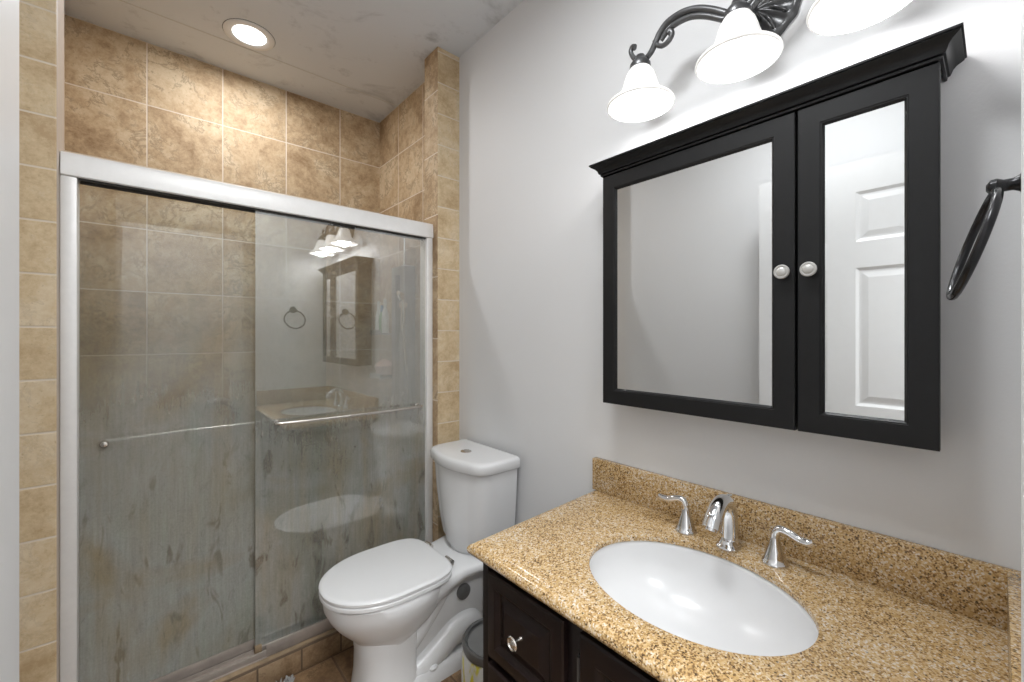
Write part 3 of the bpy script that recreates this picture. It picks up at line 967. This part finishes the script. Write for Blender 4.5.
for s, y in ((1, 0.542), (-1, 0.332)):
    bm = bmesh.new()
    lathe(bm, [(0.027, 0), (0.0275, 0.004), (0.026, 0.008), (0.0235, 0.010), (0.0215, 0.018), (0.017, 0.032), (0.0125, 0.046), (0.0105, 0.056), (0.0095, 0.060)], Matrix.Translation((FX, y, CZ1)), 28)
    h = obj('handle', bm, M['chrome'], fa, True, 50)
    bm = bmesh.new()
    pts = [(FX, y, CZ1 + 0.056), (FX, y + s * 0.001, CZ1 + 0.071), (FX - 0.001, y + s * 0.010, CZ1 + 0.082), (FX - 0.003, y + s * 0.028, CZ1 + 0.081), (FX - 0.005, y + s * 0.049, CZ1 + 0.074), (FX - 0.007, y + s * 0.065, CZ1 + 0.074), (FX - 0.008, y + s * 0.075, CZ1 + 0.079)]
    tube(bm, catmull(pts, 8), [0.0095, 0.009, 0.0088, 0.0082, 0.008, 0.0082, 0.005], 14, 1.0, up=(1, 0, 0))
    obj('lever', bm, M['chrome'], h, True, 60)

# ------------------------------------------------------------------ mirrored medicine cabinet
KR, KL, KZ0, KZ1 = 0.067, 0.799, EYE - 0.2065, EYE + 0.493
KX = 1.065
mc = thing('medicine_cabinet', (XW, 0.433, KZ0), 'black framed two door mirrored medicine cabinet with crown moulding on the vanity wall', 'cabinet')
bm = bmesh.new(); box(bm, (KX + 0.021, KR + 0.006, KZ0 + 0.004), (XW - 0.0005, KL - 0.006, KZ1 + 0.004), 0.001)
obj('cabinet_body', bm, M['cab_black'], mc)
bm = bmesh.new()
pr = [(0.000, KZ1 - 0.004), (0.004, KZ1 - 0.003), (0.005, KZ1 + 0.001), (0.003, KZ1 + 0.003), (0.008, KZ1 + 0.004), (0.010, KZ1 + 0.008), (0.012, KZ1 + 0.014), (0.017, KZ1 + 0.020), (0.024, KZ1 + 0.024), (0.027, KZ1 + 0.026), (0.027, KZ1 + 0.028), (0.030, KZ1 + 0.029), (0.030, KZ1 + 0.033), (0.0, KZ1 + 0.033)]
rings = []
for corner in range(4):
    r = []
    for dd, z in pr:
        r.append([(XW - 0.0005, KR - dd, z), (KX - dd, KR - dd, z), (KX - dd, KL + dd, z), (XW - 0.0005, KL + dd, z)][corner])
    rings.append(r)
loft(bm, rings)
box(bm, (KX + 0.0, KR, KZ1 + 0.020), (XW - 0.001, KL, KZ1 + 0.0325))
obj('crown_moulding', bm, M['cab_black'], mc, True, 30)


def mirror_door(y0, y1, ky):
    fr = 0.047
    bm = bmesh.new()
    z0, z1 = KZ0, KZ1 - 0.0055
    o = [(0.0, 0.020), (0.0, 0.0015), (0.0015, 0.0), (fr - 0.007, 0.0), (fr - 0.006, 0.0015), (fr - 0.004, 0.0015), (fr, 0.008), (fr, 0.020)]
    loft(bm, [rect_yz(KX + dx, y0 + i, y1 - i, z0 + i, z1 - i) for i, dx in o] + [rect_yz(KX + 0.020, y0, y1, z0, z1)], True, False, False)
    # hairline mitre joints
    d = obj('door', bm, M['cab_black'], mc, True, 25)
    bm = bmesh.new()
    box(bm, (KX + 0.009, y0 + fr - 0.001, z0 + fr - 0.001), (KX + 0.013, y1 - fr + 0.001, z1 - fr + 0.001))
    obj('mirror', bm, M['mirror'], d, False)
    bm = bmesh.new()
    mt = Matrix.Translation((KX, ky, EYE + 0.139)) @ Matrix.Rotation(-PI / 2, 4, 'Y')
    lathe(bm, [(0.006, -0.001), (0.006, 0.010), (0.012, 0.014), (0.0152, 0.018), (0.0155, 0.021), (0.014, 0.0235), (0.0115, 0.0235), (0.0105, 0.0225), (0.0095, 0.0235), (0.005, 0.0255), (0.0, 0.026)], mt, 32)
    obj('knob', bm, M['knob_grey'], d)


mirror_door(0.2885, KL, 0.308)
mirror_door(KR, 0.2835, 0.259)

# ------------------------------------------------------------------ three-light vanity fixture
vl = thing('vanity_light', (XW, 0.395, 2.08), 'dark bronze scrolled wall light with three lit white bell shades above the medicine cabinet', 'wall light')
PC = (XW - 0.001, 0.393, 2.085)
bm = bmesh.new()
rings = []
for r, dx in ((1.0, 0.0), (1.0, 0.006), (0.94, 0.012), (0.86, 0.013), (0.80, 0.010), (0.5, 0.018), (0.3, 0.024), (0.02, 0.026)):
    ring = []
    for i in range(96):
        a = 2 * PI * i / 96
        pet = 1 + (0.02 * math.cos(12 * a) if r > 0.9 else 0)
        rid = 0.004 * math.cos(12 * a) if 0.25 < r < 0.9 else 0
        ring.append((PC[0] - dx - max(rid, -0.002), PC[1] + 0.094 * r * pet * math.cos(a), PC[2] + 0.088 * r * pet * math.sin(a)))
    rings.append(ring)
loft(bm, rings)
# raised leaf ribs and rosettes
for i in range(12):
    a = 2 * PI * (i + 0.5) / 12
    p = [(PC[0] - 0.014 - 0.012 * math.sin(PI * t), PC[1] + 0.094 * (0.25 + 0.6 * t) * math.cos(a + 0.25 * t), PC[2] + 0.088 * (0.25 + 0.6 * t) * math.sin(a + 0.25 * t)) for t in [j / 8 for j in range(9)]]
    tube(bm, p, [0.002, 0.0042, 0.0035, 0.002], 8)
    bmesh.ops.create_uvsphere(bm, u_segments=10, v_segments=8, radius=0.0055, matrix=Matrix.Translation((PC[0] - 0.016, PC[1] + 0.068 * math.cos(a + 0.2), PC[2] + 0.064 * math.sin(a + 0.2))))
obj('backplate', bm, M['bronze'], vl, True, 60)
AX = 1.055


def arm(sgn):
    f = lambda pts: catmull([(AX, 0.3985 + sgn * (y - 0.3985) if True else y, z) for y, z in pts], 6)
    bm = bmesh.new()
    tube(bm, catmull([(XW - 0.02, 0.3985 + sgn * 0.01, 2.06), (1.10, 0.3985 + sgn * 0.012, 2.05), (AX + 0.01, 0.3985 + sgn * 0.02, 2.045)], 6), 0.008, 12)
    tube(bm, f([(0.405, 2.036), (0.424, 2.052), (0.462, 2.084), (0.499, 2.108), (0.539, 2.121), (0.578, 2.119), (0.601, 2.103), (0.616, 2.080), (0.631, 2.061), (0.648, 2.055), (0.668, 2.062), (0.684, 2.078), (0.692, 2.097), (0.687, 2.108), (0.679, 2.104)]), [0.009, 0.009, 0.009, 0.0085, 0.008, 0.007, 0.0065, 0.0085], 12)
    tube(bm, f([(0.412, 2.028), (0.438, 2.048), (0.479, 2.079), (0.517, 2.098), (0.555, 2.102), (0.581, 2.094), (0.598, 2.080)]), [0.0075, 0.0075, 0.0075, 0.006], 12)
    tube(bm, f([(0.618, 2.090), (0.609, 2.074), (0.594, 2.064), (0.577, 2.067), (0.567, 2.079), (0.569, 2.089), (0.576, 2.089)]), [0.0055, 0.0065, 0.007, 0.009], 12)
    return obj('arm', bm, M['bronze'], vl, True, 60)


arm(1)
arm(-1)
bm = bmesh.new()
tube(bm, catmull([(XW - 0.02, 0.3985, 2.09), (1.10, 0.397, 2.10), (1.05, 0.394, 2.095), (SHADE_X, SHADE_Y[1], 2.05)], 8), 0.010, 12)
obj('arm', bm, M['bronze'], vl, True, 60)
for y in SHADE_Y:
    bm = bmesh.new()
    lathe(bm, [(0.006, 0.140), (0.012, 0.136), (0.014, 0.128), (0.020, 0.122), (0.0275, 0.112), (0.0285, 0.100), (0.0275, 0.096)], Matrix.Translation((SHADE_X, y, SHADE_Z)), 32)
    tube(bm, [(AX, y + (0.0 if abs(y - 0.393) < 0.01 else 0.0), SHADE_Z + 0.138), (SHADE_X, y, SHADE_Z + 0.132)], 0.008, 10)
    so = obj('socket', bm, M['bronze'], vl, True, 50)
    bm = bmesh.new()
    op = [(0.027, 0.100), (0.031, 0.094), (0.037, 0.084), (0.042, 0.070), (0.046, 0.055), (0.051, 0.040), (0.058, 0.028), (0.067, 0.019), (0.077, 0.012), (0.084, 0.008), (0.0885, 0.004), (0.090, 0.0), (0.0885, -0.003)]
    ip = [(r - 0.0035, z - 0.001) for r, z in op[::-1]]
    lathe(bm, op + ip, Matrix.Translation((SHADE_X, y, SHADE_Z)), 48, False, False)
    sh = obj('lamp_shade', bm, M['shade'], vl, True, 70)
    bm = bmesh.new()
    lathe(bm, [(0.012, 0.098), (0.014, 0.085), (0.022, 0.075), (0.027, 0.065), (0.026, 0.055), (0.018, 0.046), (0.0, 0.042)], Matrix.Translation((SHADE_X, y, SHADE_Z + 0.012)), 24)
    obj('bulb', bm, M['bulb'], vl, True, 70)

# ------------------------------------------------------------------ towel ring on the near wall
RX = 0.872
tr = thing('towel_ring', (RX, -0.032, 1.49), 'dark metal towel ring on the near side wall at the right edge', 'towel ring')
bm = bmesh.new()
lathe(bm, [(0.026, 0), (0.026, 0.004), (0.020, 0.008), (0.011, 0.012), (0.008, 0.018), (0.008, 0.026), (0.011, 0.032), (0.010, 0.038), (0.004, 0.042)], Matrix.Translation((RX, -0.0318, 1.482)) @ Matrix.Rotation(-PI / 2, 4, 'X'), 24)
obj('wall_mount', bm, M['ring_black'], tr)
bm = bmesh.new()
R_ = 0.072
ctr = Vector((RX, 0.022, 1.405))
ax1 = Matrix.Rotation(math.radians(8.5), 3, 'Z') @ Vector((1, 0, 0))
ax2 = Vector((0, -0.275, 0.95)).normalized()
tube(bm, [ctr + ax1 * (R_ * math.cos(2 * PI * i / 56)) + ax2 * (R_ * math.sin(2 * PI * i / 56)) for i in range(56)], 0.0053, 14, closed=True)
obj('ring', bm, M['ring_black'], tr)

# added fill lamps, out of frame: one in the bathroom, one in the hall
def added_fill_lamp(x, y, lab):
    hl = thing('added_fill_lamp', (x, y, TOPZ), lab, 'ceiling light')
    mt = Matrix.Translation((x, y, TOPZ)) @ Matrix.Rotation(PI, 4, 'X')
    bm = bmesh.new()
    lathe(bm, [(0.20, 0.0), (0.20, 0.012), (0.19, 0.018), (0.17, 0.018)], mt, 40)
    obj('lamp_base', bm, M['nickel'], hl)
    bm = bmesh.new()
    lathe(bm, [(0.18, 0.016), (0.175, 0.035), (0.14, 0.058), (0.08, 0.072), (0.0, 0.076)], mt, 40)
    obj('lamp_dome', bm, M['can_lens'], hl)


added_fill_lamp(0.34, 0.52, 'added round ceiling lamp for fill light in the bathroom, between doorway and vanity')
added_fill_lamp(0.15, -0.75, 'added round ceiling lamp for fill light in the hall outside the doorway')
